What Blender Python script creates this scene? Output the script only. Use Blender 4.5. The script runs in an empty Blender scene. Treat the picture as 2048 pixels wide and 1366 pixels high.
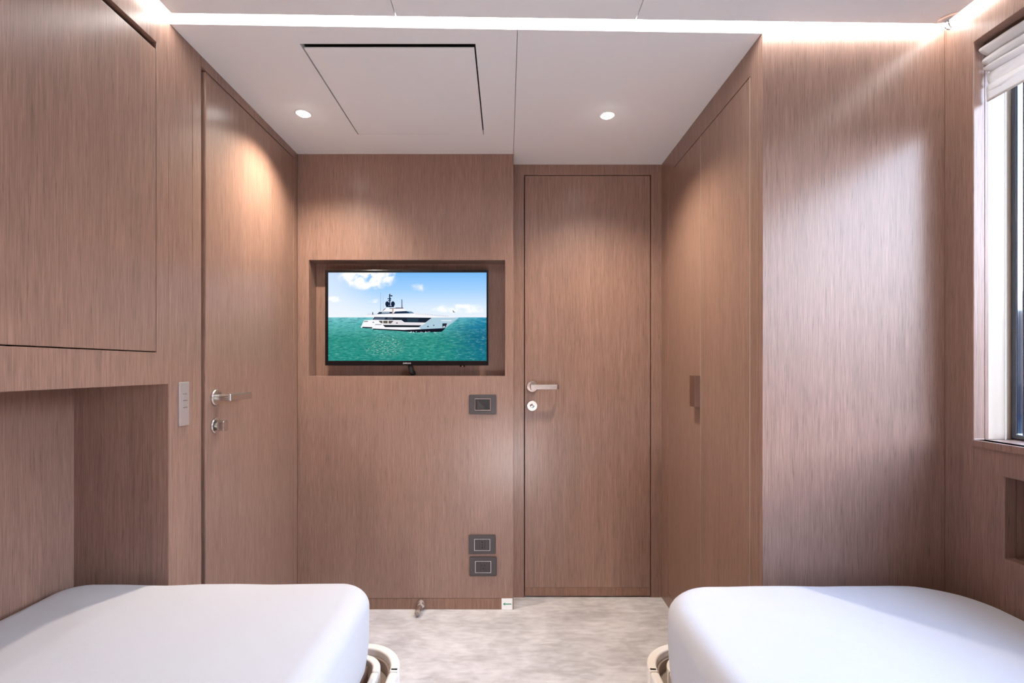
import bpy, bmesh, math, random
from mathutils import Vector, Matrix, noise as mnoise

# ------------------------------------------------------------------ camera, light, exposure
SC = bpy.context.scene
COL = SC.collection
random.seed(4)

EYE = 1.05                      # camera height above the carpet (m)
cam_d = bpy.data.cameras.new('camera')
cam_d.sensor_fit = 'HORIZONTAL'
cam_d.sensor_width = 36.0
cam_d.lens = 940.0 / 2048.0 * 36.0
cam_d.shift_x = 11.0 / 2048.0
cam_d.shift_y = 52.0 / 2048.0
cam_d.clip_start = 0.01
cam = bpy.data.objects.new('camera', cam_d)
cam.location = (0, 0, EYE)
cam.rotation_euler = (math.radians(90), 0, 0)
COL.objects.link(cam)
SC.camera = cam

SC.view_settings.view_transform = 'Standard'
SC.view_settings.look = 'None'
SC.view_settings.gamma = 1.0
SC.view_settings.use_curve_mapping = False
SC.view_settings.exposure = 0.15
SC.cycles.use_denoising = True
SC.cycles.max_bounces = 10
SC.cycles.diffuse_bounces = 6
SC.cycles.glossy_bounces = 5
SC.cycles.transparent_max_bounces = 12
SC.cycles.sample_clamp_indirect = 6.0
SC.cycles.caustics_reflective = False
SC.cycles.caustics_refractive = False

SKY_STRENGTH = 22.0
LED_STRENGTH = 17.0
SPOT_POWER = 60.0
FILL_SPOT_POWER = 2.0  # power of the unseen downlights added over the berths
FILL_GLOBE_STRENGTH = 52.0  # glow of the added globe behind the camera
LAMP_COLOR = (1.0, 0.87, 0.72)

def sky_world():
    w = bpy.data.worlds.new('sky')
    SC.world = w
    w.use_nodes = True
    nt = w.node_tree
    nt.nodes.clear()
    out = nt.nodes.new('ShaderNodeOutputWorld')
    bg = nt.nodes.new('ShaderNodeBackground')
    tc = nt.nodes.new('ShaderNodeTexCoord')
    sep = nt.nodes.new('ShaderNodeSeparateXYZ')
    cr = nt.nodes.new('ShaderNodeValToRGB')
    e = cr.color_ramp.elements
    e[0].position = 0.0
    e[0].color = (0.70, 0.76, 1.0, 1)
    e[1].position = 0.75
    e[1].color = (0.52, 0.64, 0.96, 1)
    m = e.new(0.16)
    m.color = (0.98, 0.89, 0.94, 1)
    m = e.new(0.34)
    m.color = (0.74, 0.80, 1.0, 1)
    nt.links.new(tc.outputs['Generated'], sep.inputs[0])
    nt.links.new(sep.outputs[2], cr.inputs[0])
    nt.links.new(cr.outputs[0], bg.inputs[0])
    bg.inputs[1].default_value = SKY_STRENGTH
    nt.links.new(bg.outputs[0], out.inputs[0])
sky_world()

# ------------------------------------------------------------------ materials
def lin(c):
    return tuple(((v / 255.0) / 12.92 if v / 255.0 <= 0.04045 else ((v / 255.0 + 0.055) / 1.055) ** 2.4) for v in c)

def new_mat(name):
    m = bpy.data.materials.new(name)
    m.use_nodes = True
    nt = m.node_tree
    return m, nt, nt.nodes['Principled BSDF']

def plain(name, rgb, rough=0.5, metal=0.0, noise_amt=0.04, scale=60.0, coat=0.0, spec=0.5):
    m, nt, b = new_mat(name)
    tc = nt.nodes.new('ShaderNodeTexCoord')
    n = nt.nodes.new('ShaderNodeTexNoise')
    n.inputs['Scale'].default_value = scale
    n.inputs['Detail'].default_value = 3
    nt.links.new(tc.outputs['Object'], n.inputs['Vector'])
    mr = nt.nodes.new('ShaderNodeMapRange')
    mr.inputs[3].default_value = 1 - noise_amt
    mr.inputs[4].default_value = 1 + noise_amt
    nt.links.new(n.outputs['Fac'], mr.inputs[0])
    mx = nt.nodes.new('ShaderNodeVectorMath')
    mx.operation = 'SCALE'
    mx.inputs[0].default_value = rgb
    nt.links.new(mr.outputs[0], mx.inputs['Scale'])
    nt.links.new(mx.outputs[0], b.inputs['Base Color'])
    b.inputs['Roughness'].default_value = rough
    b.inputs['Metallic'].default_value = metal
    b.inputs['Coat Weight'].default_value = coat
    b.inputs['Specular IOR Level'].default_value = spec
    return m

def wood_mat(name, base, rough=0.55):
    """Reconstituted veneer with fine vertical grain and a satin lacquer."""
    m, nt, b = new_mat(name)
    N, L = nt.nodes.new, nt.links.new
    tc = N('ShaderNodeTexCoord')
    oi = N('ShaderNodeObjectInfo')
    off = N('ShaderNodeMath'); off.operation = 'MULTIPLY'; off.inputs[1].default_value = 37.0
    L(oi.outputs['Random'], off.inputs[0])
    add = N('ShaderNodeVectorMath'); add.operation = 'ADD'
    L(tc.outputs['Object'], add.inputs[0])
    comb = N('ShaderNodeCombineXYZ')
    L(off.outputs[0], comb.inputs[0]); L(off.outputs[0], comb.inputs[1])
    L(comb.outputs[0], add.inputs[1])
    def grain(sx, sz, detail, dist=0.0):
        mp = N('ShaderNodeMapping')
        mp.inputs['Scale'].default_value = (sx, sx, sz)
        L(add.outputs[0], mp.inputs['Vector'])
        n = N('ShaderNodeTexNoise')
        n.inputs['Scale'].default_value = 1.0
        n.inputs['Detail'].default_value = detail
        n.inputs['Roughness'].default_value = 0.6
        n.inputs['Distortion'].default_value = dist
        L(mp.outputs[0], n.inputs['Vector'])
        return n.outputs['Fac']
    fine = grain(430, 13.0, 3)
    mid = grain(130, 3.5, 4, 0.3)
    broad = grain(17, 0.5, 3)
    pores = grain(330, 14.0, 2)
    def rng(sock, f0, f1, t0, t1):
        r = N('ShaderNodeMapRange')
        r.inputs[1].default_value = f0; r.inputs[2].default_value = f1
        r.inputs[3].default_value = t0; r.inputs[4].default_value = t1
        L(sock, r.inputs[0]); return r.outputs[0]
    def mul(a, c):
        k = N('ShaderNodeMath'); k.operation = 'MULTIPLY'
        L(a, k.inputs[0]); L(c, k.inputs[1]); return k.outputs[0]
    v = mul(rng(fine, 0.3, 0.7, 0.75, 1.25), rng(mid, 0.3, 0.7, 0.89, 1.11))
    v = mul(v, rng(broad, 0.3, 0.7, 0.93, 1.07))
    v = mul(v, rng(pores, 0.60, 0.76, 1.0, 0.58))
    sc = N('ShaderNodeVectorMath'); sc.operation = 'SCALE'
    sc.inputs[0].default_value = base
    L(v, sc.inputs['Scale'])
    L(sc.outputs[0], b.inputs['Base Color'])
    bump = N('ShaderNodeBump')
    bump.inputs['Strength'].default_value = 0.12
    bump.inputs['Distance'].default_value = 0.0006
    L(fine, bump.inputs['Height'])
    L(bump.outputs[0], b.inputs['Normal'])
    b.inputs['Roughness'].default_value = rough
    b.inputs['Specular IOR Level'].default_value = 0.15
    b.inputs['Coat Weight'].default_value = 0.68
    b.inputs['Coat Roughness'].default_value = 0.29
    b.inputs['Coat IOR'].default_value = 1.52
    return m

def carpet_mat():
    m, nt, b = new_mat('silver_carpet')
    N, L = nt.nodes.new, nt.links.new
    tc = N('ShaderNodeTexCoord')
    def nz(scale, detail, stretch=(1, 1, 1), dist=0.0):
        mp = N('ShaderNodeMapping'); mp.inputs['Scale'].default_value = stretch
        L(tc.outputs['Object'], mp.inputs['Vector'])
        n = N('ShaderNodeTexNoise')
        n.inputs['Scale'].default_value = scale; n.inputs['Detail'].default_value = detail
        n.inputs['Distortion'].default_value = dist
        L(mp.outputs[0], n.inputs['Vector']); return n.outputs['Fac']
    brushed = nz(5, 6, (1, 1.5, 1), 0.9)
    rows = nz(26, 5, (0.7, 2.0, 1), 0.5)
    pile = nz(520, 3)
    cr = N('ShaderNodeValToRGB')
    cr.color_ramp.elements[0].position = 0.33
    cr.color_ramp.elements[0].color = (*lin((174, 171, 172)), 1)
    cr.color_ramp.elements[1].position = 0.66
    cr.color_ramp.elements[1].color = (*lin((222, 221, 223)), 1)
    mix = N('ShaderNodeMath'); mix.operation = 'MULTIPLY_ADD'
    L(rows, mix.inputs[0]); mix.inputs[1].default_value = 0.45
    half = N('ShaderNodeMath'); half.operation = 'MULTIPLY'; half.inputs[1].default_value = 0.55
    L(brushed, half.inputs[0]); L(half.outputs[0], mix.inputs[2])
    m2 = N('ShaderNodeMath'); m2.operation = 'MULTIPLY_ADD'
    L(pile, m2.inputs[0]); m2.inputs[1].default_value = 0.18
    sub = N('ShaderNodeMath'); sub.operation = 'SUBTRACT'; sub.inputs[1].default_value = 0.09
    L(mix.outputs[0], sub.inputs[0]); L(sub.outputs[0], m2.inputs[2])
    L(m2.outputs[0], cr.inputs[0])
    L(cr.outputs[0], b.inputs['Base Color'])
    bump = N('ShaderNodeBump'); bump.inputs['Strength'].default_value = 0.5
    bump.inputs['Distance'].default_value = 0.002
    L(pile, bump.inputs['Height']); L(bump.outputs[0], b.inputs['Normal'])
    b.inputs['Roughness'].default_value = 0.85
    b.inputs['Sheen Weight'].default_value = 0.3
    b.inputs['Specular IOR Level'].default_value = 0.15
    return m

def fabric_mat(name, rgb, weave=900.0, strength=0.25, transl=0.0):
    m, nt, b = new_mat(name)
    N, L = nt.nodes.new, nt.links.new
    tc = N('ShaderNodeTexCoord')
    n = N('ShaderNodeTexNoise'); n.inputs['Scale'].default_value = weave; n.inputs['Detail'].default_value = 2
    L(tc.outputs['Object'], n.inputs['Vector'])
    soft = N('ShaderNodeTexNoise'); soft.inputs['Scale'].default_value = 9; soft.inputs['Detail'].default_value = 3
    L(tc.outputs['Object'], soft.inputs['Vector'])
    mr = N('ShaderNodeMapRange'); mr.inputs[3].default_value = 0.95; mr.inputs[4].default_value = 1.05
    L(n.outputs['Fac'], mr.inputs[0])
    sc = N('ShaderNodeVectorMath'); sc.operation = 'SCALE'; sc.inputs[0].default_value = rgb
    L(mr.outputs[0], sc.inputs['Scale']); L(sc.outputs[0], b.inputs['Base Color'])
    bp = N('ShaderNodeBump'); bp.inputs['Strength'].default_value = strength; bp.inputs['Distance'].default_value = 0.0006
    L(n.outputs['Fac'], bp.inputs['Height'])
    bp2 = N('ShaderNodeBump'); bp2.inputs['Strength'].default_value = 0.35; bp2.inputs['Distance'].default_value = 0.006
    L(soft.outputs['Fac'], bp2.inputs['Height']); L(bp.outputs[0], bp2.inputs['Normal'])
    L(bp2.outputs[0], b.inputs['Normal'])
    b.inputs['Roughness'].default_value = 0.9
    b.inputs['Specular IOR Level'].default_value = 0.15
    b.inputs['Sheen Weight'].default_value = 0.1
    if transl:
        t = N('ShaderNodeBsdfTranslucent'); t.inputs[0].default_value = (*rgb, 1)
        mx = N('ShaderNodeMixShader'); mx.inputs[0].default_value = transl
        out = nt.nodes['Material Output']
        L(b.outputs[0], mx.inputs[1]); L(t.outputs[0], mx.inputs[2]); L(mx.outputs[0], out.inputs[0])
    return m

def emit_mat(name, rgb, strength):
    m = bpy.data.materials.new(name); m.use_nodes = True
    nt = m.node_tree; nt.nodes.clear()
    o = nt.nodes.new('ShaderNodeOutputMaterial'); e = nt.nodes.new('ShaderNodeEmission')
    e.inputs[0].default_value = (*rgb, 1); e.inputs[1].default_value = strength
    nt.links.new(e.outputs[0], o.inputs[0])
    return m

def glass_mat(name, tint=(0.9, 0.95, 0.97), ior=1.5):
    m = bpy.data.materials.new(name); m.use_nodes = True
    nt = m.node_tree; nt.nodes.clear()
    o = nt.nodes.new('ShaderNodeOutputMaterial')
    t = nt.nodes.new('ShaderNodeBsdfTransparent'); t.inputs[0].default_value = (*tint, 1)
    g = nt.nodes.new('ShaderNodeBsdfGlossy'); g.inputs['Roughness'].default_value = 0.02
    lw = nt.nodes.new('ShaderNodeLayerWeight'); lw.inputs[0].default_value = 0.5
    pw = nt.nodes.new('ShaderNodeMath'); pw.operation = 'POWER'; pw.inputs[1].default_value = 4.0
    f = nt.nodes.new('ShaderNodeMath'); f.operation = 'MULTIPLY_ADD'
    r0 = ((ior - 1) / (ior + 1)) ** 2
    f.inputs[1].default_value = 1 - r0; f.inputs[2].default_value = r0
    nt.links.new(lw.outputs['Facing'], pw.inputs[0]); nt.links.new(pw.outputs[0], f.inputs[0])
    mx = nt.nodes.new('ShaderNodeMixShader')
    nt.links.new(f.outputs[0], mx.inputs[0]); nt.links.new(t.outputs[0], mx.inputs[1])
    nt.links.new(g.outputs[0], mx.inputs[2]); nt.links.new(mx.outputs[0], o.inputs[0])
    return m

def screen_mat():
    """The picture on the television: sky with clouds over a turquoise sea."""
    m = bpy.data.materials.new('screen_picture'); m.use_nodes = True
    nt = m.node_tree; nt.nodes.clear()
    N, L = nt.nodes.new, nt.links.new
    o = N('ShaderNodeOutputMaterial'); em = N('ShaderNodeEmission')
    uv = N('ShaderNodeUVMap'); uv.uv_map = 'UVMap'
    sep = N('ShaderNodeSeparateXYZ'); L(uv.outputs[0], sep.inputs[0])
    U, V = sep.outputs[0], sep.outputs[1]
    def ramp(sock, stops):
        cr = N('ShaderNodeValToRGB'); e = cr.color_ramp.elements
        e[0].position, e[0].color = stops[0][0], (*lin(stops[0][1]), 1)
        e[1].position, e[1].color = stops[-1][0], (*lin(stops[-1][1]), 1)
        for p, c in stops[1:-1]:
            q = e.new(p); q.color = (*lin(c), 1)
        L(sock, cr.inputs[0]); return cr.outputs[0]
    def nz(scale, stretch, detail=4, dist=0.0):
        mp = N('ShaderNodeMapping'); mp.inputs['Scale'].default_value = stretch
        L(uv.outputs[0], mp.inputs['Vector'])
        n = N('ShaderNodeTexNoise'); n.inputs['Scale'].default_value = scale
        n.inputs['Detail'].default_value = detail; n.inputs['Distortion'].default_value = dist
        L(mp.outputs[0], n.inputs['Vector']); return n.outputs['Fac']
    def rng(s, a, b_, c=0.0, d=1.0):
        r = N('ShaderNodeMapRange'); r.interpolation_type = 'SMOOTHSTEP'
        r.inputs[1].default_value, r.inputs[2].default_value = a, b_
        r.inputs[3].default_value, r.inputs[4].default_value = c, d
        L(s, r.inputs[0]); return r.outputs[0]
    def mth(op, a, b_):
        k = N('ShaderNodeMath'); k.operation = op
        for i, x in enumerate((a, b_)):
            if isinstance(x, (int, float)): k.inputs[i].default_value = x
            else: L(x, k.inputs[i])
        return k.outputs[0]
    def mix(f, a, b_):
        k = N('ShaderNodeMix'); k.data_type = 'RGBA'
        if isinstance(f, float): k.inputs[0].default_value = f
        else: L(f, k.inputs[0])
        for i, x in ((6, a), (7, b_)):
            if isinstance(x, tuple): k.inputs[i].default_value = (*lin(x), 1)
            else: L(x, k.inputs[i])
        return k.outputs[2]
    def blob(cx, cy, rx, ry):
        dx = mth('DIVIDE', mth('SUBTRACT', U, cx), rx); dy = mth('DIVIDE', mth('SUBTRACT', V, cy), ry)
        d = mth('ADD', mth('MULTIPLY', dx, dx), mth('MULTIPLY', dy, dy))
        return rng(d, 1.4, 0.0)
    HZ = 0.492
    sky = ramp(V, [(HZ, (228, 234, 244)), (0.62, (208, 226, 247)), (0.80, (160, 203, 246)), (1.0, (118, 182, 240))])
    leftwash = rng(U, 0.35, 0.0, 0.0, 0.55)
    sky = mix(leftwash, sky, (238, 240, 246))
    puff = nz(9, (1.8, 1.0, 1), 6, 0.4)
    masks = [blob(0.25, 0.955, 0.20, 0.16), mth('MULTIPLY', blob(0.04, 0.70, 0.08, 0.04), 0.7), mth('MULTIPLY', blob(0.29, 0.68, 0.05, 0.03), 0.5),
             mth('MULTIPLY', blob(0.84, 0.59, 0.24, 0.06), 0.75), mth('MULTIPLY', blob(0.57, 0.83, 0.08, 0.06), 0.35)]
    tot = masks[0]
    for mm in masks[1:]:
        tot = mth('MAXIMUM', tot, mm)
    cl = rng(mth('MULTIPLY', tot, mth('ADD', 0.25, mth('MULTIPLY', mth('SUBTRACT', puff, 0.36), 3.2))), 0.10, 0.75)
    sky = mix(cl, sky, (250, 250, 250))
    sea = ramp(V, [(0.0, (38, 138, 126)), (0.25, (46, 142, 128)), (0.42, (92, 178, 176)), (HZ, (116, 190, 200))])
    blue = ramp(V, [(0.0, (20, 112, 128)), (0.3, (24, 104, 134)), (0.45, (30, 128, 160)), (HZ, (46, 146, 178))])
    sea = mix(rng(mth('ADD', U, mth('MULTIPLY', nz(5, (1, 3, 1)), 0.25)), 0.78, 1.12), sea, blue)
    wv = nz(30, (1.0, 3.2, 1), 7, 0.9)
    dark = rng(wv, 0.50, 0.64, 0.0, 0.55)
    sea = mix(dark, sea, (14, 92, 100))
    lightw = rng(wv, 0.46, 0.30, 0.0, 0.30)
    sea = mix(lightw, sea, (160, 216, 208))
    gl = mth('MULTIPLY', blob(0.36, 0.17, 0.14, 0.14), rng(nz(60, (1, 3, 1), 3), 0.56, 0.72))
    sea = mix(gl, sea, (232, 240, 232))
    isky = rng(V, HZ - 0.003, HZ + 0.003)
    img = mix(isky, sea, sky)
    L(img, em.inputs[0]); em.inputs[1].default_value = 1.0
    L(em.outputs[0], o.inputs[0])
    return m

M = {
    'wood': wood_mat('wood_veneer', (0.262, 0.156, 0.117)),
    'wood_edge': wood_mat('wood_veneer_edge', (0.235, 0.130, 0.090)),
    'ceiling': plain('ceiling_leather', lin((240, 241, 241)), 0.65, noise_amt=0.02, scale=220),
    'carpet': carpet_mat(),
    'dark': plain('gap_shade_black', (0.012, 0.009, 0.008), 0.8),  # near-black that stands in for the shade inside gaps
    'shell': plain('light_block_dark', (0.05, 0.04, 0.035), 0.9),  # dark boards of the added light-blocking shell
    'sheet': fabric_mat('white_sheet', lin((190, 190, 195)), 700, 0.2),
    'blind': fabric_mat('blind_linen', lin((238, 236, 234)), 900, 0.3, 0.3),
    'leather': plain('cream_leather', lin((226, 219, 211)), 0.5, noise_amt=0.03, scale=300),
    'taupe': plain('taupe_leather', lin((150, 134, 124)), 0.6, noise_amt=0.05, scale=300),
    'brownboard': plain('brown_board', lin((98, 72, 60)), 0.7),
    'nickel': plain('satin_nickel', (0.66, 0.64, 0.62), 0.24, 1.0, 0.03, 400),
    'chrome': plain('polished_chrome', (0.86, 0.86, 0.87), 0.08, 1.0, 0.01),
    'bronze': plain('bronze_pull', (0.40, 0.30, 0.265), 0.27, 1.0, 0.04, 300),
    'plate': plain('anthracite_plate', lin((66, 60, 61)), 0.45, 0.2, 0.05, 500),
    'module': plain('anthracite_module', lin((52, 46, 46)), 0.5, 0.0, 0.04, 500),
    'silverplate': plain('silver_plate', (0.74, 0.72, 0.72), 0.38, 0.85, 0.03, 600),
    'black': plain('black_gloss', (0.006, 0.005, 0.006), 0.2, spec=0.3),
    'blackmatt': plain('black_matt', (0.015, 0.013, 0.013), 0.6),
    'white': plain('white_plastic', lin((244, 244, 242)), 0.5, noise_amt=0.01),
    'green': plain('green_print', lin((70, 150, 125)), 0.6, noise_amt=0.02),
    'beige': plain('beige_lining', lin((196, 178, 160)), 0.35, noise_amt=0.02, coat=0.4),
    'gasket': plain('window_gasket', (0.006, 0.012, 0.03), 0.08, spec=0.8, coat=1.0),
    'glass': glass_mat('window_glass', (0.78, 0.84, 0.86)),
    'clear': glass_mat('clear_plastic', (0.95, 0.96, 0.97), 1.45),
    'led': emit_mat('led_diffuser', (1.0, 0.97, 0.94), LED_STRENGTH),
    'lamp': emit_mat('lamp_lens', (1.0, 0.97, 0.93), 30.0),
    'globe': emit_mat('fill_globe_glow', (0.98, 0.97, 1.0), FILL_GLOBE_STRENGTH),  # fill light from the added globe
    'screen': screen_mat(),
    'rock': plain('breakwater_rock', lin((104, 90, 80)), 0.9, noise_amt=0.3, scale=0.8),
    'sea': plain('harbour_water', lin((52, 60, 62)), 0.5, noise_amt=0.25, spec=0.25, scale=2.0),
    'logo': plain('logo_silver', (0.8, 0.8, 0.82), 0.3, 0.4),
    'pin': plain('socket_hole', (0.004, 0.004, 0.004), 0.8),
}

# ------------------------------------------------------------------ mesh helpers
def link(name, me, mat=None, parent=None, smooth=False):
    o = bpy.data.objects.new(name, me)
    COL.objects.link(o)
    if mat is not None:
        for k in (mat if isinstance(mat, (list, tuple)) else [mat]):
            me.materials.append(M[k] if isinstance(k, str) else k)
    if smooth:
        for p in me.polygons: p.use_smooth = True
    if parent is not None: o.parent = parent
    return o

def tag(o, label=None, cat=None, group=None, kind=None):
    if label: o['label'] = label
    if cat: o['category'] = cat
    if group: o['group'] = group
    if kind: o['kind'] = kind
    return o

def empty(name, loc=(0, 0, 0)):
    """Empty at world origin offset; children are built in world coordinates, so the inverse is kept."""
    o = bpy.data.objects.new(name, None)
    o.location = loc
    o.empty_display_size = 0.05
    COL.objects.link(o)
    return o

def attach(o, parent):
    o.parent = parent
    # parents are Empties that are translated only (or meshes at the origin)
    # (parts built in world coordinates already have an identity world matrix)
    t = parent.location if parent.parent is None else Vector((0, 0, 0))
    o.matrix_parent_inverse = Matrix.Translation(-t)
    return o

class MB:
    def __init__(s): s.v, s.f, s.m = [], [], []
    def add(s, verts, faces, mi=0):
        n = len(s.v); s.v += [tuple(x) for x in verts]
        s.f += [tuple(i + n for i in f) for f in faces]; s.m += [mi] * len(faces)
        return s
    def box(s, x0, x1, y0, y1, z0, z1, mi=0):
        return s.add([(x0, y0, z0), (x1, y0, z0), (x1, y1, z0), (x0, y1, z0), (x0, y0, z1), (x1, y0, z1), (x1, y1, z1), (x0, y1, z1)],
                     [(0, 3, 2, 1), (4, 5, 6, 7), (0, 1, 5, 4), (1, 2, 6, 5), (2, 3, 7, 6), (3, 0, 4, 7)], mi)
    def prism(s, poly, z0, z1, mi=0):
        n = len(poly)
        v = [(x, y, z0) for x, y in poly] + [(x, y, z1) for x, y in poly]
        f = [tuple(range(n))[::-1], tuple(range(n, 2 * n))] + [(i, (i + 1) % n, n + (i + 1) % n, n + i) for i in range(n)]
        return s.add(v, f, mi)
    def prism_dir(s, poly, fn, a, b, mi=0):
        """poly of 2-D points mapped by fn(u, v, w) with w from a to b"""
        n = len(poly)
        v = [fn(u, w_, a) for u, w_ in poly] + [fn(u, w_, b) for u, w_ in poly]
        f = [tuple(range(n)), tuple(range(n, 2 * n))[::-1]] + [(i, n + i, n + (i + 1) % n, (i + 1) % n) for i in range(n)]
        return s.add(v, f, mi)
    def lathe(s, prof, origin, axis, seg=32, mi=0):
        """prof: list of (radius, distance along axis)"""
        ax = Vector(axis).normalized()
        t = Vector((0, 0, 1)) if abs(ax.z) < 0.9 else Vector((1, 0, 0))
        u = ax.cross(t).normalized(); w = ax.cross(u)
        o = Vector(origin); V = []; F = []
        for r, d in prof:
            for k in range(seg):
                a = 2 * math.pi * k / seg
                V.append(o + ax * d + (u * math.cos(a) + w * math.sin(a)) * max(r, 1e-5))
        for i in range(len(prof) - 1):
            for k in range(seg):
                F.append((i * seg + k, i * seg + (k + 1) % seg, (i + 1) * seg + (k + 1) % seg, (i + 1) * seg + k))
        F.append(tuple(range(seg))[::-1]); F.append(tuple(range((len(prof) - 1) * seg, len(prof) * seg)))
        return s.add(V, F, mi)
    def tube(s, pts, r, seg=12, mi=0):
        P = [Vector(p) for p in pts]; V = []; F = []
        up = Vector((0.13, 0.31, 0.94)).normalized()
        for i, p in enumerate(P):
            d = (P[min(i + 1, len(P) - 1)] - P[max(i - 1, 0)]).normalized()
            u = d.cross(up).normalized(); w = d.cross(u)
            rr = r[i] if isinstance(r, (list, tuple)) else r
            for k in range(seg):
                a = 2 * math.pi * k / seg
                V.append(p + (u * math.cos(a) + w * math.sin(a)) * rr)
        for i in range(len(P) - 1):
            for k in range(seg):
                F.append((i * seg + k, i * seg + (k + 1) % seg, (i + 1) * seg + (k + 1) % seg, (i + 1) * seg + k))
        F.append(tuple(range(seg))[::-1]); F.append(tuple(range((len(P) - 1) * seg, len(P) * seg)))
        return s.add(V, F, mi)
    def build(s, name, mat, parent=None, smooth=False, bevel=0.0, seg=2, auto=None):
        me = bpy.data.meshes.new(name)
        me.from_pydata(s.v, [], s.f)
        for p, k in zip(me.polygons, s.m): p.material_index = k
        bm = bmesh.new(); bm.from_mesh(me)
        bmesh.ops.recalc_face_normals(bm, faces=bm.faces)
        bm.to_mesh(me); bm.free()
        o = link(name, me, mat, None, smooth)
        if auto is not None:
            for p in me.polygons: p.use_smooth = True
            me.set_sharp_from_angle(angle=math.radians(auto))
        if bevel:
            b = o.modifiers.new('bevel', 'BEVEL'); b.width = bevel; b.segments = seg
            b.limit_method = 'ANGLE'; b.angle_limit = math.radians(40); b.harden_normals = False
        if parent is not None: attach(o, parent)
        return o

def rrect(x0, x1, y0, y1, r, seg=6):
    pts = []
    for cx, cy, a0 in ((x1 - r, y1 - r, 0), (x0 + r, y1 - r, 90), (x0 + r, y0 + r, 180), (x1 - r, y0 + r, 270)):
        for k in range(seg + 1):
            a = math.radians(a0 + 90.0 * k / seg)
            pts.append((cx + r * math.cos(a), cy + r * math.sin(a)))
    return pts

def sheet_holes(name, mat, fn, us, vs, holes, t0, t1, parent=None, bevel=0.0):
    """A board over us x vs (outer extents) with rectangular holes, mapped by fn(u, v, depth)."""
    U = sorted(set([us[0], us[1]] + [h for q in holes for h in q[:2]]))
    V = sorted(set([vs[0], vs[1]] + [h for q in holes for h in q[2:]]))
    U = [u for u in U if us[0] <= u <= us[1]]; V = [v for v in V if vs[0] <= v <= vs[1]]
    def solid(i, j):
        if i < 0 or j < 0 or i >= len(U) - 1 or j >= len(V) - 1: return False
        cu, cv = (U[i] + U[i + 1]) / 2, (V[j] + V[j + 1]) / 2
        return not any(h[0] < cu < h[1] and h[2] < cv < h[3] for h in holes)
    bm = bmesh.new(); cache = {}
    def vt(i, j, t):
        k = (i, j, t)
        if k not in cache: cache[k] = bm.verts.new(fn(U[i], V[j], t0 if t == 0 else t1))
        return cache[k]
    for i in range(len(U) - 1):
        for j in range(len(V) - 1):
            if not solid(i, j): continue
            for t in (0, 1):
                bm.faces.new([vt(i, j, t), vt(i + 1, j, t), vt(i + 1, j + 1, t), vt(i, j + 1, t)])
            for (di, dj, a, b_) in ((-1, 0, (i, j), (i, j + 1)), (1, 0, (i + 1, j), (i + 1, j + 1)), (0, -1, (i, j), (i + 1, j)), (0, 1, (i, j + 1), (i + 1, j + 1))):
                if not solid(i + di, j + dj):
                    bm.faces.new([vt(*a, 0), vt(*b_, 0), vt(*b_, 1), vt(*a, 1)])
    bmesh.ops.recalc_face_normals(bm, faces=bm.faces)
    me = bpy.data.meshes.new(name); bm.to_mesh(me); bm.free()
    o = link(name, me, mat)
    if bevel:
        b = o.modifiers.new('bevel', 'BEVEL'); b.width = bevel; b.segments = 2
        b.limit_method = 'ANGLE'; b.angle_limit = math.radians(40)
    if parent is not None: attach(o, parent)
    return o

fx = lambda u, v, t: (t, u, v)       # board in a plane X = t   (u = Y, v = Z)
fy = lambda u, v, t: (u, t, v)       # board in a plane Y = t   (u = X, v = Z)
fz = lambda u, v, t: (u, v, t)       # board in a plane Z = t

# ------------------------------------------------------------------ dimensions
CEIL = 1.976
XL, XR = -0.907, 1.213         # left and right wall faces
XREC = -1.161                  # back of the berth recess on the left
XW = 0.708                     # wardrobe face
YT, YD = 2.039, 2.146          # television wall, door wall
YB = 1.300                     # wardrobe end panel facing the berths
YCAB = 1.261                   # far end of the overhead cabinet
YREAR = -0.85                  # wall behind the camera
WIN = (-0.25, 1.221, 0.863, 1.894)   # window opening: Y0 Y1 Z0 Z1
def y_low(x): return 1.267 + (x - XL) * 0.0223
def y_up(x): return 1.229 + (x + 0.877) * 0.01846

# ------------------------------------------------------------------ setting
tag(MB().box(-1.40, 1.40, -1.0, 2.32, -0.06, 0.0).build('floor', 'carpet'), 'silver grey brushed carpet floor', kind='structure')

def outer_shell():  # unseen box added so sky light cannot leak through panel gaps
    r = empty('outer_light_block', (0, 2.32, 0)); tag(r, 'dark outer shell added behind the panelling to block sky light', kind='structure')
    MB().box(-1.40, 1.40, 2.26, 2.32, 0, 2.16).build('light_block_board', 'shell', r)
    MB().box(-1.40, 1.40, -1.00, -0.94, 0, 2.16).build('light_block_board', 'shell', r)
    MB().box(-1.40, -1.34, -0.94, 2.26, 0, 2.16).build('light_block_board', 'shell', r)
    MB().box(-1.34, 1.34, -0.94, 2.26, 2.10, 2.16).build('light_block_board', 'shell', r)
    sheet_holes('light_block_board', 'shell', fx, (-0.94, 2.26), (0, 2.16), [WIN], 1.345, 1.40, r)
outer_shell()

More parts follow.
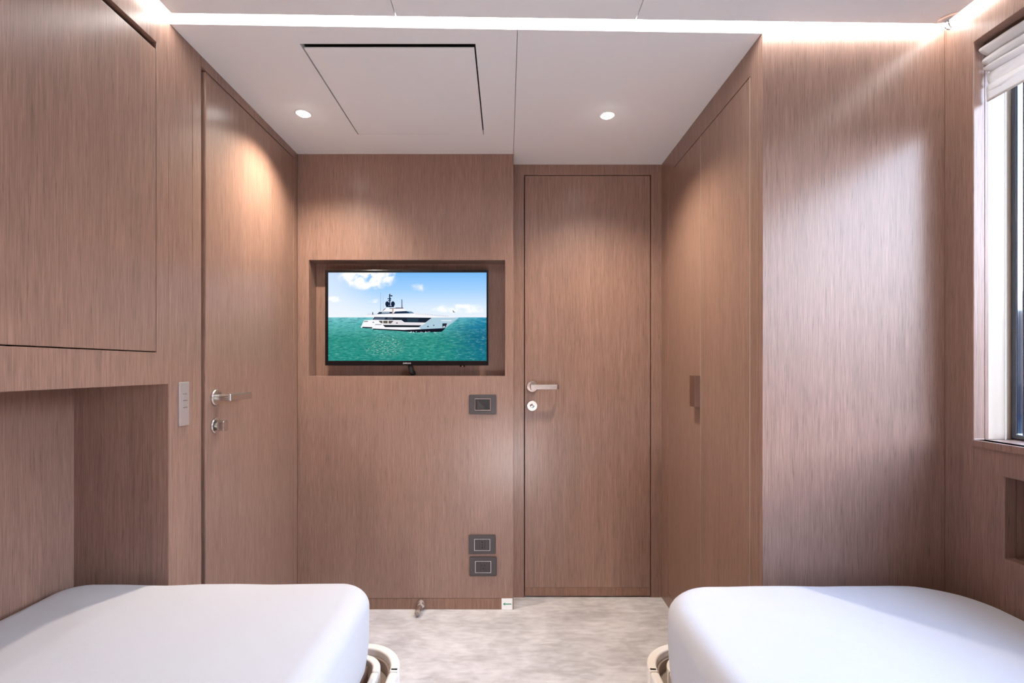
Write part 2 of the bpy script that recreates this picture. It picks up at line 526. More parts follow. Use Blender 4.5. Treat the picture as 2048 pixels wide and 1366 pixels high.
# ceiling
ceil = tag(empty('ceiling', (0, 0.6, CEIL)), 'greige padded ceiling panels with light slots around them', kind='structure')
HX0, HX1, HY0, HY1 = -0.592, -0.089, 1.345, 1.868     # access hatch opening
def ceiling_panels():
    ZT = CEIL + 0.018
    # lower panel left of the seam, with the hatch opening
    XS = 0.030
    m = MB()
    xs = [XL, HX0, HX1, XS - 0.0008]
    m.prism([(xs[0], y_low(xs[0])), (xs[1], y_low(xs[1])), (xs[1], YT), (xs[0], YT)], CEIL, ZT)
    m.prism([(xs[1], y_low(xs[1])), (xs[2], y_low(xs[2])), (xs[2], HY0), (xs[1], HY0)], CEIL, ZT)
    m.prism([(xs[1], HY1), (xs[2], HY1), (xs[2], YT), (xs[1], YT)], CEIL, ZT)
    m.prism([(xs[2], y_low(xs[2])), (xs[3], y_low(xs[3])), (xs[3], YT), (xs[2], YT)], CEIL, ZT)
    me = m.build('ceiling_panel', 'ceiling', ceil)
    bm = bmesh.new(); bm.from_mesh(me.data)
    bmesh.ops.remove_doubles(bm, verts=bm.verts, dist=1e-5)
    bm.to_mesh(me.data); bm.free()
    MB().prism([(XS + 0.0008, y_low(XS)), (XW, y_low(XW)), (XW, YD), (XS + 0.0008, YD)], CEIL, ZT).build('ceiling_panel', 'ceiling', ceil, bevel=0.001)
    # panels over the berths
    e = [-0.877, -0.292, 0.345, 1.181]
    for a, b in zip(e[:-1], e[1:]):
        a2, b2 = a + (0.001 if a > -0.8 else 0), b - (0.001 if b < 1 else 0)
        MB().prism([(a2, YREAR + 0.03), (b2, YREAR + 0.03), (b2, y_up(b2)), (a2, y_up(a2))], CEIL, ZT).build('ceiling_panel', 'ceiling', ceil, bevel=0.001)
ceiling_panels()

hatch = MB().box(HX0 + 0.0045, HX1 - 0.0045, HY0 + 0.018, HY1 - 0.001, CEIL, CEIL + 0.004).build('access_hatch', 'ceiling', bevel=0.001)
tag(hatch, 'square flush access hatch in the ceiling above the television wall', 'hatch')
MB().box(HX0 - 0.005, HX1 + 0.005, HY0 - 0.005, HY1 + 0.005, CEIL + 0.030, CEIL + 0.034).build('hatch_gap_shade', 'dark', hatch)  # black sheet paints the shade seen through the hatch gap

def led_strips():
    z0, z1 = CEIL + 0.008, CEIL + 0.016
    g = 'light strips in the ceiling slots'
    e = 0.0005
    o = MB().prism([(-0.877 + e, y_up(-0.877) + e), (1.181 - e, y_up(1.181) + e), (1.181 - e, YB - e), (XW + e, YB - e), (XW - e, y_low(XW) - e), (XL + e, y_low(XL) - e), (XL + e, y_up(XL) + e)], z0, z1).build('light_strip', 'led')
    tag(o, 'bright white light strip across the ceiling in front of the television wall', 'light strip', g)
    o = MB().box(1.181 + e, XR - e, YREAR + 0.03, YB - e, z0, z1).build('light_strip', 'led')
    tag(o, 'bright light strip in the ceiling slot along the window wall', 'light strip', g)
    o = MB().box(XL + e, -0.877 - e, YREAR + 0.03, y_up(-0.9) - e, z0, z1).build('light_strip', 'led')
    tag(o, 'bright light strip in the ceiling slot above the overhead cabinet', 'light strip', g)
led_strips()

# television wall
wb = tag(empty('wall_back', (-0.44, YT, 0)), 'brown wood panelled wall around the television niche', kind='structure')
NX0, NX1, NZ0, NZ1 = -0.857, -0.0065, 1.013, 1.516
sheet_holes('wall_panel', 'wood', fy, (XL, 0.030), (0.049, CEIL + 0.03), [(NX0, NX1, NZ0, NZ1)], YT, YT + 0.02, wb, 0.0012)
niche = MB()
niche.box(NX0 - 0.012, NX1 + 0.012, YT + 0.078, YT + 0.09, NZ0 - 0.012, NZ1 + 0.012)
niche.build('niche_back', 'wood', wb)
MB().box(NX0 - 0.012, NX0, YT + 0.0205, YT + 0.078, NZ0, NZ1).build('niche_side', 'wood', wb)
MB().box(NX1, NX1 + 0.012, YT + 0.0205, YT + 0.078, NZ0, NZ1).build('niche_side', 'wood', wb)
MB().box(NX0 - 0.012, NX1 + 0.012, YT + 0.0205, YT + 0.078, NZ1, NZ1 + 0.012).build('niche_top', 'wood', wb)
MB().box(NX0 - 0.012, NX1 + 0.012, YT + 0.0205, YT + 0.078, NZ0 - 0.012, NZ0).build('niche_floor', 'wood', wb)
MB().box(0.018, 0.0298, YT + 0.0205, YD - 0.001, 0.0, CEIL + 0.03).build('wall_return', 'wood', wb)
tag(MB().box(XL, 0.030, YT + 0.0008, YT + 0.018, 0.0, 0.0482).build('baseboard_back', 'wood_edge', bevel=0.0008), 'low brown skirting under the television wall', kind='structure')

# wall with the cabin door
DX0, DX1, DZ1 = 0.080, 0.660, 1.929
wr = sheet_holes('wall_back_right', 'wood', fy, (0.030, XW + 0.03), (0.0, CEIL + 0.03), [(DX0, DX1, -0.01, DZ1)], YD, YD + 0.03, None, 0.001)
tag(wr, 'brown wood frame wall around the cabin door', kind='structure')
MB().box(DX0 - 0.02, DX1 + 0.02, YD + 0.034, YD + 0.04, 0.0, DZ1 + 0.02).build('door_gap_shade', 'dark', wr)  # black board gives the cabin door gap its shade

def lever_set(door, origin, out, along, key):
    """Lever on a round rose plus a second rose below; out = away from the door, along = lever direction."""
    o, n, a = Vector(origin), Vector(out), Vector(along)
    up = Vector((0, 0, 1))
    h = MB().lathe([(0.0005, 0.0), (0.0255, 0.0), (0.0255, 0.006), (0.0235, 0.0085), (0.011, 0.0085), (0.0, 0.0085)], o, n, 40).build('handle_rose', 'nickel', door, auto=35)
    nk = MB().lathe([(0.0, 0.008), (0.0095, 0.008), (0.0095, 0.013), (0.0082, 0.014), (0.0102, 0.015), (0.0102, 0.052), (0.0, 0.052)], o, n, 24)
    nk.build('handle_neck', 'nickel', h, auto=35)
    m = MB()
    prof = []
    w, t = 0.0105, 0.009
    pts = [(-0.0115, 0.052), (-0.0085, 0.0545), (0.004, 0.055), (0.108, 0.055), (0.116, 0.052), (0.119, 0.044), (0.119, 0.034), (0.112, 0.034), (0.111, 0.043), (0.107, 0.0465), (0.004, 0.0465), (-0.0085, 0.046)]
    m.prism_dir(pts, lambda u, v, z: o + a * u + n * v + up * z, -w, w)
    m.build('lever', 'nickel', h, bevel=0.0016, seg=3)
    lo = o - up * 0.0875
    k = MB().lathe([(0.0005, 0.0), (0.0245, 0.0), (0.0245, 0.005), (0.0225, 0.0075), (0.0, 0.0075)], lo, n, 40).build('lock_rose', 'nickel', door, auto=35)
    if key:
        MB().lathe([(0.0, 0.0074), (0.0105, 0.0074), (0.0105, 0.0092), (0.0095, 0.0098), (0.0, 0.0098)], lo, n, 24).build('lock_cylinder', 'nickel', k, auto=35)
        MB().prism_dir([(-0.001, -0.005), (0.001, -0.005), (0.001, 0.003), (-0.001, 0.003)], lambda u, v, z: lo + a * u + up * v + n * z, 0.0097, 0.0101).build('keyhole', 'pin', k)
    else:
        q = MB().lathe([(0.0, 0.007), (0.0085, 0.007), (0.0085, 0.013), (0.0, 0.013)], lo, n, 24)
        q.build('knob_neck', 'nickel', k, auto=35)
        MB().prism_dir(rrect(-0.0125, 0.0125, -0.0165, 0.0165, 0.008, 5), lambda u, v, z: lo + a * u + up * v + n * z, 0.0132, 0.034).build('thumb_turn', 'nickel', k, bevel=0.0015)
    return h

d2 = MB().box(DX0 + 0.004, DX1 - 0.004, YD, YD + 0.03, 0.0462, DZ1 - 0.0035).build('door_2', 'wood', None, bevel=0.0008)
tag(d2, 'closed flush brown wood cabin door with lever handle between television wall and wardrobe', kind='structure')
MB().box(DX0 + 0.004, DX1 - 0.004, YD + 0.0004, YD + 0.03, 0.007, 0.0458).build('bottom_rail', 'wood_edge', d2)
lever_set(d2, (0.117, YD, 0.963), (0, -1, 0), (1, 0, 0), True)

# left wall: panels, bathroom door
wl = tag(empty('wall_left', (XL, 1.65, 0)), 'brown wood panelled wall around the side door', kind='structure')
LT = CEIL + 0.03
MB().box(XL - 0.03, XL, YCAB + 0.0008, 1.3570, 0, LT).build('wall_panel', 'wood', wl, bevel=0.0008)
MB().box(XL - 0.03, XL, 1.3576, 1.398, 0, LT).build('wall_panel', 'wood', wl, bevel=0.0025)
MB().box(XL - 0.03, XL, 1.3985, YT - 0.0005, 1.9455, LT).build('door_header', 'wood', wl, bevel=0.0008)
MB().box(XL - 0.03, XL, 2.0030, YT - 0.0005, 0, 1.9450).build('door_post', 'wood', wl, bevel=0.0008)
MB().box(XL - 0.05, XL - 0.024, 1.3985, 1.4130, 0, 1.9450).build('door_jamb', 'wood_edge', wl, bevel=0.0008)
MB().box(XL - 0.07, XL - 0.052, 1.36, YT, 0, 1.96).build('door_gap_shade', 'dark', wl)  # near-black sheet in place of shade round the side door
d1 = MB().box(XL - 0.035, XL, 1.4165, 2.0010, 0.006, 1.9425).build('door_1', 'wood', None, bevel=0.003)
tag(d1, 'closed brown wood side door with lever handle beside the left berth', kind='structure')
lever_set(d1, (XL, 1.462, 0.957), (1, 0, 0), (0, 1, 0), False)

# berth recess under the overhead cabinet
rec = tag(empty('wall_left_recess', (XREC, 0.2, 0)), 'dark wood lined recess beside the left berth', kind='structure')
MB().box(XREC - 0.03, XREC, YREAR, YCAB + 0.03, 0, LT).build('recess_back', 'wood', rec)
MB().box(XREC, XL - 0.0006, YCAB + 0.0003, YCAB + 0.022, 0, LT).build('recess_end', 'wood', rec)

# wall behind the camera
tag(MB().box(XREC, XR + 0.12, YREAR - 0.03, YREAR, 0, 2.09).build('wall_front', 'wood'), 'brown wood headboard wall at the head of the berths', kind='structure')

# right wall with window and shelf niche
wrt = tag(empty('wall_right', (XR, 0.3, 0)), 'brown wood panelled wall around the window', kind='structure')
GN = (0.20, 1.145, 0.585, 0.783)
sheet_holes('wall_panel', 'wood', fx, (YREAR, YB + 0.019), (0.0, LT), [WIN, GN], XR, XR + 0.03, wrt, 0.002)
MB().box(XR + 0.09, XR + 0.10, GN[0] - 0.01, GN[1] + 0.01, GN[2] - 0.01, GN[3] + 0.01).build('niche_back', 'wood', wrt)
MB().box(XR + 0.0305, XR + 0.0895, GN[1], GN[1] + 0.01, GN[2], GN[3]).build('niche_side', 'wood', wrt)
MB().box(XR + 0.0305, XR + 0.0895, GN[0] - 0.01, GN[0], GN[2], GN[3]).build('niche_side', 'wood', wrt)
MB().box(XR + 0.0305, XR + 0.0895, GN[0] - 0.01, GN[1] + 0.01, GN[3], GN[3] + 0.01).build('niche_top', 'wood', wrt)
MB().box(XR + 0.0305, XR + 0.0895, GN[0] - 0.01, GN[1] + 0.01, GN[2] - 0.01, GN[2]).build('niche_floor', 'wood', wrt)

# window
def window():
    r = tag(empty('window_1', (1.33, 0.5, WIN[2])), 'side window with black edged glass behind a raised white blind', kind='structure')
    y0, y1, z0, z1 = WIN
    xo = 1.252
    MB().box(XR + 0.0302, xo, y1 - 0.0, y1 + 0.02, z0, z1).build('reveal_board', 'wood', r)
    MB().box(XR + 0.0302, xo, y0 - 0.02, y0, z0, z1).build('reveal_board', 'wood', r)
    MB().box(XR + 0.0302, 1.3448, y0 - 0.02, y1 + 0.02, z1, z1 + 0.02).build('reveal_head', 'wood', r)
    MB().box(XR - 0.006, 1.3448, y0 - 0.0, y1 - 0.0, z0 - 0.018, z0).build('window_sill', 'wood', r, bevel=0.002)
    MB().box(xo + 0.0003, 1.3448, y1 + 0.004, y1 + 0.02, z0, z1).build('side_lining', 'beige', r)
    MB().box(xo + 0.0003, 1.3448, y0 - 0.02, y0 - 0.004, z0, z1).build('side_lining', 'beige', r)
    g = sheet_holes('window_frame', 'gasket', fx, (y0 - 0.003, y1 + 0.003), (z0 + 0.0005, z1 - 0.0005), [(y0 + 0.014, y1 - 0.012, z0 + 0.014, z1 - 0.014)], 1.312, 1.330, r, 0.003)
    MB().box(1.3185, 1.3225, y0 + 0.0142, y1 - 0.0122, z0 + 0.0142, z1 - 0.0142).build('pane', 'glass', r)
    MB().tube([(1.284, y1 - 0.012, z0 + 0.001), (1.284, y1 - 0.012, z1 - 0.001)], 0.0011, 8).build('blind_guide_wire', 'white', r)
window()

# outside: water and a stone breakwater
def breakwater():
    m = MB(); rnd = random.Random(5); n = 90
    V = []; F = []
    for i in range(n + 1):
        y = -60 + 220 * i / n
        t = 4.1 + 0.35 * rnd.random()
        for x, z in ((27.5, -1.6), (26.4, -0.2 + 0.5 * rnd.random()), (27.6 + 0.4 * rnd.random(), t), (30.5, t), (32, -1.6)):
            V.append((x + 0.3 * rnd.random(), y, z))
    for i in range(n):
        for k in range(4):
            F.append((i * 5 + k, i * 5 + k + 1, (i + 1) * 5 + k + 1, (i + 1) * 5 + k))
        F.append((i * 5 + 4, i * 5, (i + 1) * 5, (i + 1) * 5 + 4))
    F += [(0, 1, 2, 3, 4), tuple(n * 5 + k for k in (4, 3, 2, 1, 0))]
    m.add(V, F)
    tag(m.build('breakwater', 'rock'), 'brown stone breakwater across the water outside the window', kind='structure')
breakwater()
tag(MB().box(1.6, 400, -400, 400, -1.9, -1.5).build('sea', 'sea'), 'harbour water outside the window', kind='structure')

# ------------------------------------------------------------------ wardrobe
def wardrobe():
    r = tag(empty('wardrobe', (1.0, 1.72, 0)), 'tall built-in brown wood wardrobe with two flush doors right of the cabin door', 'wardrobe')
    Y0, Y1, Y2 = 1.366, 1.715, 2.061
    ZB, ZT = 0.060, 1.897
    MB().box(XW + 0.0, XR - 0.0005, YB, YB + 0.02, 0, LT).build('end_panel', 'wood', r, bevel=0.0012)
    sheet_holes('face_frame', 'wood', fx, (YB + 0.0202, YD - 0.0005), (0, LT), [(Y0, Y2, ZB, ZT)], XW, XW + 0.022, r, 0.0008)
    MB().box(XW + 0.05, XW + 0.06, YB + 0.021, YD, 0.0, LT).build('interior_board', 'dark', r)  # blackened board supplies the shade between the wardrobe doors
    for (a, b) in ((Y0 + 0.003, Y1 - 0.0015), (Y1 + 0.0015, Y2 - 0.003)):
        d = MB().box(XW, XW + 0.022, a, b, ZB + 0.002, ZT - 0.003).build('door', 'wood', r, bevel=0.0012)
        MB().box(XW - 0.0004, XW + 0.02, a - 0.0014, a, ZB + 0.002, ZT - 0.003).build('edge_band', 'beige', d)
        if a > Y1:
            # L shaped pull on the meeting edge of the far door
            m = MB().prism_dir([(0, 0), (0, 0.020), (0.050, 0.020), (0.050, 0.017), (0.003, 0.017), (0.003, 0.0)],
                               lambda u, v, z: (XW - v, Y1 + 0.002 + u, z), 0.905, 1.020)
            m.build('handle', 'bronze', d, bevel=0.0006)
wardrobe()

# ------------------------------------------------------------------ overhead cabinet
def cabinet():
    r = tag(empty('overhead_cabinet', (XL - 0.12, 0.6, 1.006)), 'brown wood overhead cabinet with a large flap door above the left berth', 'cabinet')
    hole = (0.05, 1.2180, 1.089, 1.893)
    sheet_holes('face_frame', 'wood', fx, (YREAR + 0.001, YCAB), (1.006, LT), [hole], XL - 0.022, XL, r, 0.001)
    MB().box(XREC + 0.0005, XL - 0.0225, YREAR + 0.001, YCAB, 1.006, 1.026).build('bottom_board', 'wood', r)
    MB().box(XL - 0.024, XL, 0.053, 1.2162, 1.0915, 1.8735).build('flap_door', 'wood', r, bevel=0.0012)
    MB().box(XL - 0.08, XL - 0.07, 0.0, YCAB - 0.001, 1.03, LT).build('interior_board', 'brownboard', r)
cabinet()

# ------------------------------------------------------------------ berths
def mattress(name, x0, x1, y0, y1, zb, zt, rc, label, seed):
    NS = 14
    def ring(inset, z, wob=0.0):
        a0, a1, b0, b1 = x0 + inset, x1 - inset, y0 + inset, y1 - inset
        r = min(max(rc - inset, 0.012), (a1 - a0) * 0.45)
        pts = []
        corners = [(a1 - r, b1 - r, 0), (a0 + r, b1 - r, 90), (a0 + r, b0 + r, 180), (a1 - r, b0 + r, 270)]
        NL = (14, 24, 14, 24)
        for ci, (cx, cy, s) in enumerate(corners):
            for k in range(NS + 1):
                a = math.radians(s + 90.0 * k / NS)
                pts.append((cx + r * math.cos(a), cy + r * math.sin(a)))
            nx = corners[(ci + 1) % 4]
            e = math.radians(s + 90)
            p0 = (cx + r * math.cos(e), cy + r * math.sin(e))
            p1 = (nx[0] + r * math.cos(math.radians(nx[2])), nx[1] + r * math.sin(math.radians(nx[2])))
            for k in range(1, NL[ci]):
                t = k / NL[ci]
                pts.append((p0[0] + (p1[0] - p0[0]) * t, p0[1] + (p1[1] - p0[1]) * t))
        return [(p[0], p[1], z) for p in pts]
    R = 0.055
    prof = [(0.20, zb), (0.05, zb), (0.022, zb + 0.006), (0.008, zb + 0.025), (0.003, zb + 0.06), (0.0, zb + 0.10)]
    n = 9
    side_top = zt - R
    prof += [(0.0, zb + 0.10 + (side_top - zb - 0.10) * k / 3) for k in (1, 2)]
    for k in range(n + 1):
        a = math.radians(90.0 * k / n)
        prof.append((R * (1 - math.cos(a)), side_top + (R * 0.82) * math.sin(a)))
    half = (x1 - x0) / 2
    for k in range(1, 9):
        t = k / 8
        prof.append((R + (half - R - 0.004) * t, zt - 0.18 * R + 0.18 * R * math.sin(t * math.pi / 2)))
    V, F = [], []
    rings = [ring(a, z) for a, z in prof]
    L = len(rings[0])
    for q in rings:
        for (x, y, z) in q:
            nz = mnoise.noise(Vector((x * 5, y * 5, z * 5 + seed)))
            fine = mnoise.noise(Vector((x * 16, y * 16, z * 9 + seed * 2)))
            k = 0.004 * nz + 0.0012 * fine
            dx, dy = x - (x0 + x1) / 2, y - (y0 + y1) / 2
            ex = max(0.0, abs(dx) - half + 0.12) / 0.12
            ey = max(0.0, abs(dy) - (y1 - y0) / 2 + 0.12) / 0.12
            x2 = x - math.copysign(abs(k) * ex, dx); y2 = y - math.copysign(abs(k) * ey, dy)
            V.append((x2, y2, z + (k * 0.8 if z > zb + 0.08 else 0)))
    for i in range(len(rings) - 1):
        for k in range(L):
            F.append((i * L + k, i * L + (k + 1) % L, (i + 1) * L + (k + 1) % L, (i + 1) * L + k))
    F.append(tuple(range(L))[::-1]); F.append(tuple(range((len(rings) - 1) * L, len(rings) * L)))
    m = MB(); m.add(V, F)
    o = m.build(name, 'sheet', None, smooth=True)
    tag(o, label, 'mattress', 'berth mattresses')
    return o

def half_ring(x_in, x_out, y0, y1, r, n=14):
    """Open path: along the aisle side, round the foot corner, across the foot. x_out is the aisle side."""
    s = 1 if x_out > x_in else -1
    pts = [(x_out, y0), (x_out, y1 - r)]
    for k in range(1, n + 1):
        a = math.radians(90.0 * k / n)
        pts.append((x_out - s * (r - r * math.cos(a)), y1 - r + r * math.sin(a)))
    pts.append((x_in, y1))
    return pts

def band(name, mat, x_in, x_out, y0, y1, r, o0, o1, z0, z1, parent, bevel):
    s = 1 if x_out > x_in else -1
    A = half_ring(x_in, x_out - s * o0, y0, y1 - o0, max(r - o0, 0.02))
    B = half_ring(x_in, x_out - s * o1, y0, y1 - o1, max(r - o1, 0.02))
    m = MB(); n = len(A)
    v = [(x, y, z0) for x, y in A] + [(x, y, z0) for x, y in B] + [(x, y, z1) for x, y in A] + [(x, y, z1) for x, y in B]
    f = []
    for i in range(n - 1):
        f += [(i, i + 1, n + i + 1, n + i), (2 * n + i, 3 * n + i, 3 * n + i + 1, 2 * n + i + 1),
              (i, 2 * n + i, 2 * n + i + 1, i + 1), (n + i, n + i + 1, 3 * n + i + 1, 3 * n + i)]
    f += [(0, n, 3 * n, 2 * n), (n - 1, 3 * n - 1, 4 * n - 1, 2 * n - 1)]
    m.add(v, f)
    return m.build(name, mat, parent, bevel=bevel, seg=4, auto=50)

def berth(x_wall, x_in, x_out, y_foot, label, y_plat):
    r = tag(empty('bed_frame', ((x_in + x_out) / 2, 0.2, 0)), label, 'bed frame', 'upholstered berth frames')
    s = 1 if x_out > x_in else -1
    Y0 = YREAR + 0.002
    seam = y_foot - 0.125
    # padded outer shell: straight side piece, curved corner piece
    def split(name, mat, o0, o1, z0, z1, bev):
        straight_y1 = seam - 0.0008
        a, b = x_out - s * o0, x_out - s * o1
        MB().box(min(a, b), max(a, b), Y0, straight_y1, z0, z1).build(name, mat, r, bevel=bev, seg=4)
        band(name, mat, x_in, x_out, seam + 0.0008, y_foot, 0.12, o0, o1, z0, z1, r, bev)
    split('outer_shell', 'leather', 0.0, 0.024, 0.0, 0.262, 0.007)
    split('inner_lining', 'taupe', 0.0243, 0.031, 0.05, 0.243, 0.001)
    split('inner_rim', 'leather', 0.050, 0.070, 0.10, 0.2615, 0.006)
    xs = sorted((x_in, x_out - s * 0.0315))
    MB().box(xs[0], xs[1], Y0, seam - 0.002, 0.05, 0.215).build('channel_floor', 'taupe', r)
    poly = half_ring(x_in, x_out - s * 0.0315, seam, y_foot - 0.0315, 0.09) + [(x_in, seam)]
    if s < 0: poly = poly[::-1]
    MB().prism(poly, 0.05, 0.215).build('channel_floor', 'taupe', r)
    xs = sorted((x_wall, x_out - s * 0.085))
    MB().box(xs[0], xs[1], Y0, y_plat, 0.10, 0.2615).build('mattress_platform', 'brownboard', r)
    return r

berth(XREC + 0.002, -0.902, -0.281, 1.345, 'cream padded frame with rounded foot corner under the left berth mattress', 1.24)
mattress('mattress', XREC + 0.003, -0.345, YREAR + 0.01, 1.256, 0.2622, 0.500, 0.085, 'white sheeted berth mattress on the left, under the overhead cabinet', 3.1)
berth(XR - 0.002, 0.704, 0.371, 1.345, 'cream padded frame with rounded foot corner under the right berth mattress', 1.26)
mattress('mattress', 0.390, XR - 0.004, YREAR + 0.01, 1.272, 0.2622, 0.487, 0.160, 'white sheeted berth mattress on the right, beside the window wall', 8.7)

# ------------------------------------------------------------------ television
def television():
    yf, S = 2.055, 940 / 2.055
    X = lambda px: (px - 1013) / S
    Z = lambda py: EYE - (py - 735) / S
    r = tag(empty('television', ((X(650) + X(977)) / 2, YT + 0.05, NZ0)), 'black flat television in the wall niche showing a white yacht at sea', 'television')
    x0, x1, z0, z1 = X(650), X(977), Z(731), Z(540)
    sx0, sx1, sz0, sz1 = X(656), X(973), Z(721.5), Z(545)
    sheet_holes('bezel', 'black', fy, (x0, x1), (z0, z1), [(sx0, sx1, sz0, sz1)], yf, yf + 0.008, r, 0.0012)
    MB().box(x0 + 0.001, x1 - 0.001, yf + 0.0082, yf + 0.030, z0 + 0.001, z1 - 0.001).build('housing', 'blackmatt', r, bevel=0.003)
    MB().box(-0.55, -0.32, yf + 0.0305, YT + 0.0775, 1.16, 1.36).build('wall_bracket', 'blackmatt', r)
    MB().tube([(X(818), yf + 0.024, z0 + 0.005), (X(819), yf + 0.026, z0 - 0.012), (X(820), yf + 0.027, NZ0 + 0.018), (X(821), yf + 0.034, NZ0 + 0.012), (X(823), yf + 0.05, NZ0 + 0.012)], 0.0105, 14).build('cable', 'blackmatt', r, smooth=True)
    sn = MB().box(X(919), X(930), yf + 0.003, yf + 0.02, z0 - 0.006, z0 - 0.0002).build('sensor', 'black', r, bevel=0.0015)
    MB().box(X(924), X(926), yf + 0.0022, yf + 0.0029, z0 - 0.004, z0 - 0.002).build('standby_light', emit_mat('standby_red', (1, 0.35, 0.2), 1.2), sn)
    # lettering on the lower bezel
    cu = bpy.data.curves.new('maker_lettering', 'FONT'); cu.body = 'SAMSUNG'; cu.size = 0.0074
    cu.align_x = 'CENTER'; cu.align_y = 'CENTER'; cu.extrude = 0.0002; cu.space_character = 1.05; cu.offset = 0.0002
    to = bpy.data.objects.new('tmp', cu)
    me = bpy.data.meshes.new_from_object(to)
    bpy.data.objects.remove(to)
    me.transform(Matrix.Translation((X(814), yf - 0.0004, Z(726.6))) @ Matrix.Rotation(math.radians(90), 4, 'X'))
    attach(link('maker_lettering', me, 'logo'), r)
    # picture
    me = bpy.data.meshes.new('screen')
    ys = yf + 0.0035
    me.from_pydata([(sx0, ys, sz0), (sx1, ys, sz0), (sx1, ys, sz1), (sx0, ys, sz1)], [], [(0, 1, 2, 3)])
    uvl = me.uv_layers.new(name='UVMap')
    for li, uv in zip(range(4), ((0, 0), (1, 0), (1, 1), (0, 1))): uvl.data[li].uv = uv
    scr = attach(link('screen', me, 'screen'), r)
    # yacht, drawn as flat shapes on the screen (coordinates of a 2048 x 931 view of that picture area)
    cols = {}
    layers = []
    def shape(pts, rgb):
        layers.append((pts, rgb))
    W = (240, 240, 244)
    shape([(100, 695), (122, 655), (165, 562), (310, 553), (345, 502), (180, 490), (235, 472), (395, 456), (440, 405), (500, 388), (560, 335), (760, 332), (905, 350), (985, 388), (1110, 432), (1290, 445), (1400, 466), (1500, 490), (1935, 512), (1640, 740), (1300, 742), (900, 748), (330, 728), (310, 716), (130, 702)], W)
    shape([(1435, 512), (1935, 512), (1655, 728), (1240, 738), (1185, 695), (1310, 615)], (168, 196, 212))
    shape([(420, 575), (860, 570), (915, 612), (1300, 618), (1240, 652), (520, 640)], (222, 216, 222))
    shape([(330, 716), (900, 742), (1300, 726), (1600, 712), (1690, 706), (1610, 776), (1200, 790), (700, 756), (330, 734)], (18, 20, 34))
    shape([(130, 684), (310, 690), (330, 714), (135, 706)], (24, 24, 36))
    shape([(165, 575), (238, 575), (236, 592), (160, 592)], (120, 120, 112))
    shape([(315, 552), (357, 501), (720, 506), (1430, 515), (1310, 606), (915, 600), (862, 560), (720, 558)], (26, 36, 52))
    shape([(360, 512), (560, 512), (545, 548), (345, 546)], (74, 90, 112))
    shape([(600, 512), (700, 512), (700, 548), (600, 548)], (58, 70, 90))
    shape([(960, 530), (1180, 530), (1170, 590), (975, 588)], (36, 58, 74))
    shape([(404, 450), (446, 406), (500, 404), (690, 404), (690, 440)], (44, 58, 82))
    shape([(500, 412), (640, 410), (640, 430), (490, 436)], (150, 170, 192))
    shape([(712, 440), (742, 400), (950, 390), (1050, 402), (1104, 434)], (26, 46, 74))
    shape([(960, 396), (1040, 404), (1090, 430), (1030, 430)], (92, 140, 176))
    shape([(436, 570), (716, 570), (668, 622), (476, 616)], (92, 84, 76))
    shape([(508, 568), (522, 568), (522, 620), (508, 620)], W)
    shape([(606, 568), (620, 568), (620, 624), (606, 624)], W)
    shape([(515, 648), (1240, 656), (1185, 693), (556, 690)], (24, 30, 40))
    shape([(1625, 622), (1712, 618), (1690, 694), (1624, 706)], (38, 42, 52))
    shape([(1635, 676), (1680, 668), (1676, 688), (1632, 698)], (200, 206, 212))
    shape([(1345, 668), (1368, 668), (1368, 690), (1345, 690)], (30, 34, 46))
    shape([(1454, 648), (1474, 648), (1474, 668), (1454, 668)], (30, 34, 46))
    shape([(324, 592), (350, 592), (350, 606), (324, 606)], (60, 60, 66))
    shape([(762, 605), (794, 605), (794, 622), (762, 622)], (60, 60, 66))
    shape([(372, 634), (490, 636), (490, 650), (372, 648)], (140, 140, 150))
    shape([(1600, 562), (1800, 560), (1796, 578), (1606, 576)], (226, 232, 238))
    shape([(505, 385), (560, 336), (575, 336), (525, 385)], (92, 86, 92))
    shape([(640, 336), (900, 330), (900, 344), (640, 350)], (130, 104, 92))
    shape([(750, 326), (895, 328), (890, 340), (760, 338)], (52, 58, 74))
    shape([(690, 350), (715, 350), (712, 450), (690, 450)], (186, 160, 150))
    D = (24, 34, 56)
    shape([(632, 80), (654, 66), (656, 320), (634, 320)], D)
    shape([(640, 96), (696, 96), (690, 122), (640, 108)], D)
    shape([(602, 156), (672, 150), (672, 172), (602, 168)], D)
    shape([(612, 190), (668, 184), (668, 200), (612, 204)], D)
    for cx in (598, 703):
        shape([(cx + 37 * math.cos(a), 258 + 50 * math.sin(a)) for a in [2 * math.pi * k / 18 for k in range(18)]], D)
    shape([(572, 296), (726, 296), (720, 318), (580, 318)], D)
    shape([(864, 172), (876, 172), (880, 330), (864, 330)], D)
    shape([(472, 40), (476, 40), (478, 390), (470, 390)], (120, 140, 170))
    shape([(521, 80), (524, 80), (526, 350), (520, 350)], (150, 168, 194))
    shape([(320, 410), (334, 410), (340, 460), (322, 460)], (52, 58, 74))
    for k in range(9):
        x = 236 + k * 20
        shape([(x, 432), (x + 4, 432), (x + 4, 468), (x, 468)], (150, 150, 156))
    for k in range(24):
        x = 1130 + k * 26
        shape([(x, 428 + k * 2), (x + 5, 428 + k * 2), (x + 5, 462 + k * 1.6), (x, 462 + k * 1.6)], (160, 150, 154))
    shape([(1816, 375), (1824, 375), (1850, 405), (1880, 412), (1845, 420), (1820, 415)], (130, 140, 160))
    random.seed(11)
    for k in range(26):
        x = 980 + random.random() * 500; y = 772 + random.random() * 22
        shape([(x, y), (x + 26 * random.random() + 8, y - 3), (x + 20, y + 9)], (216, 226, 226))
    mats = []; verts = []; faces = []; mi = []
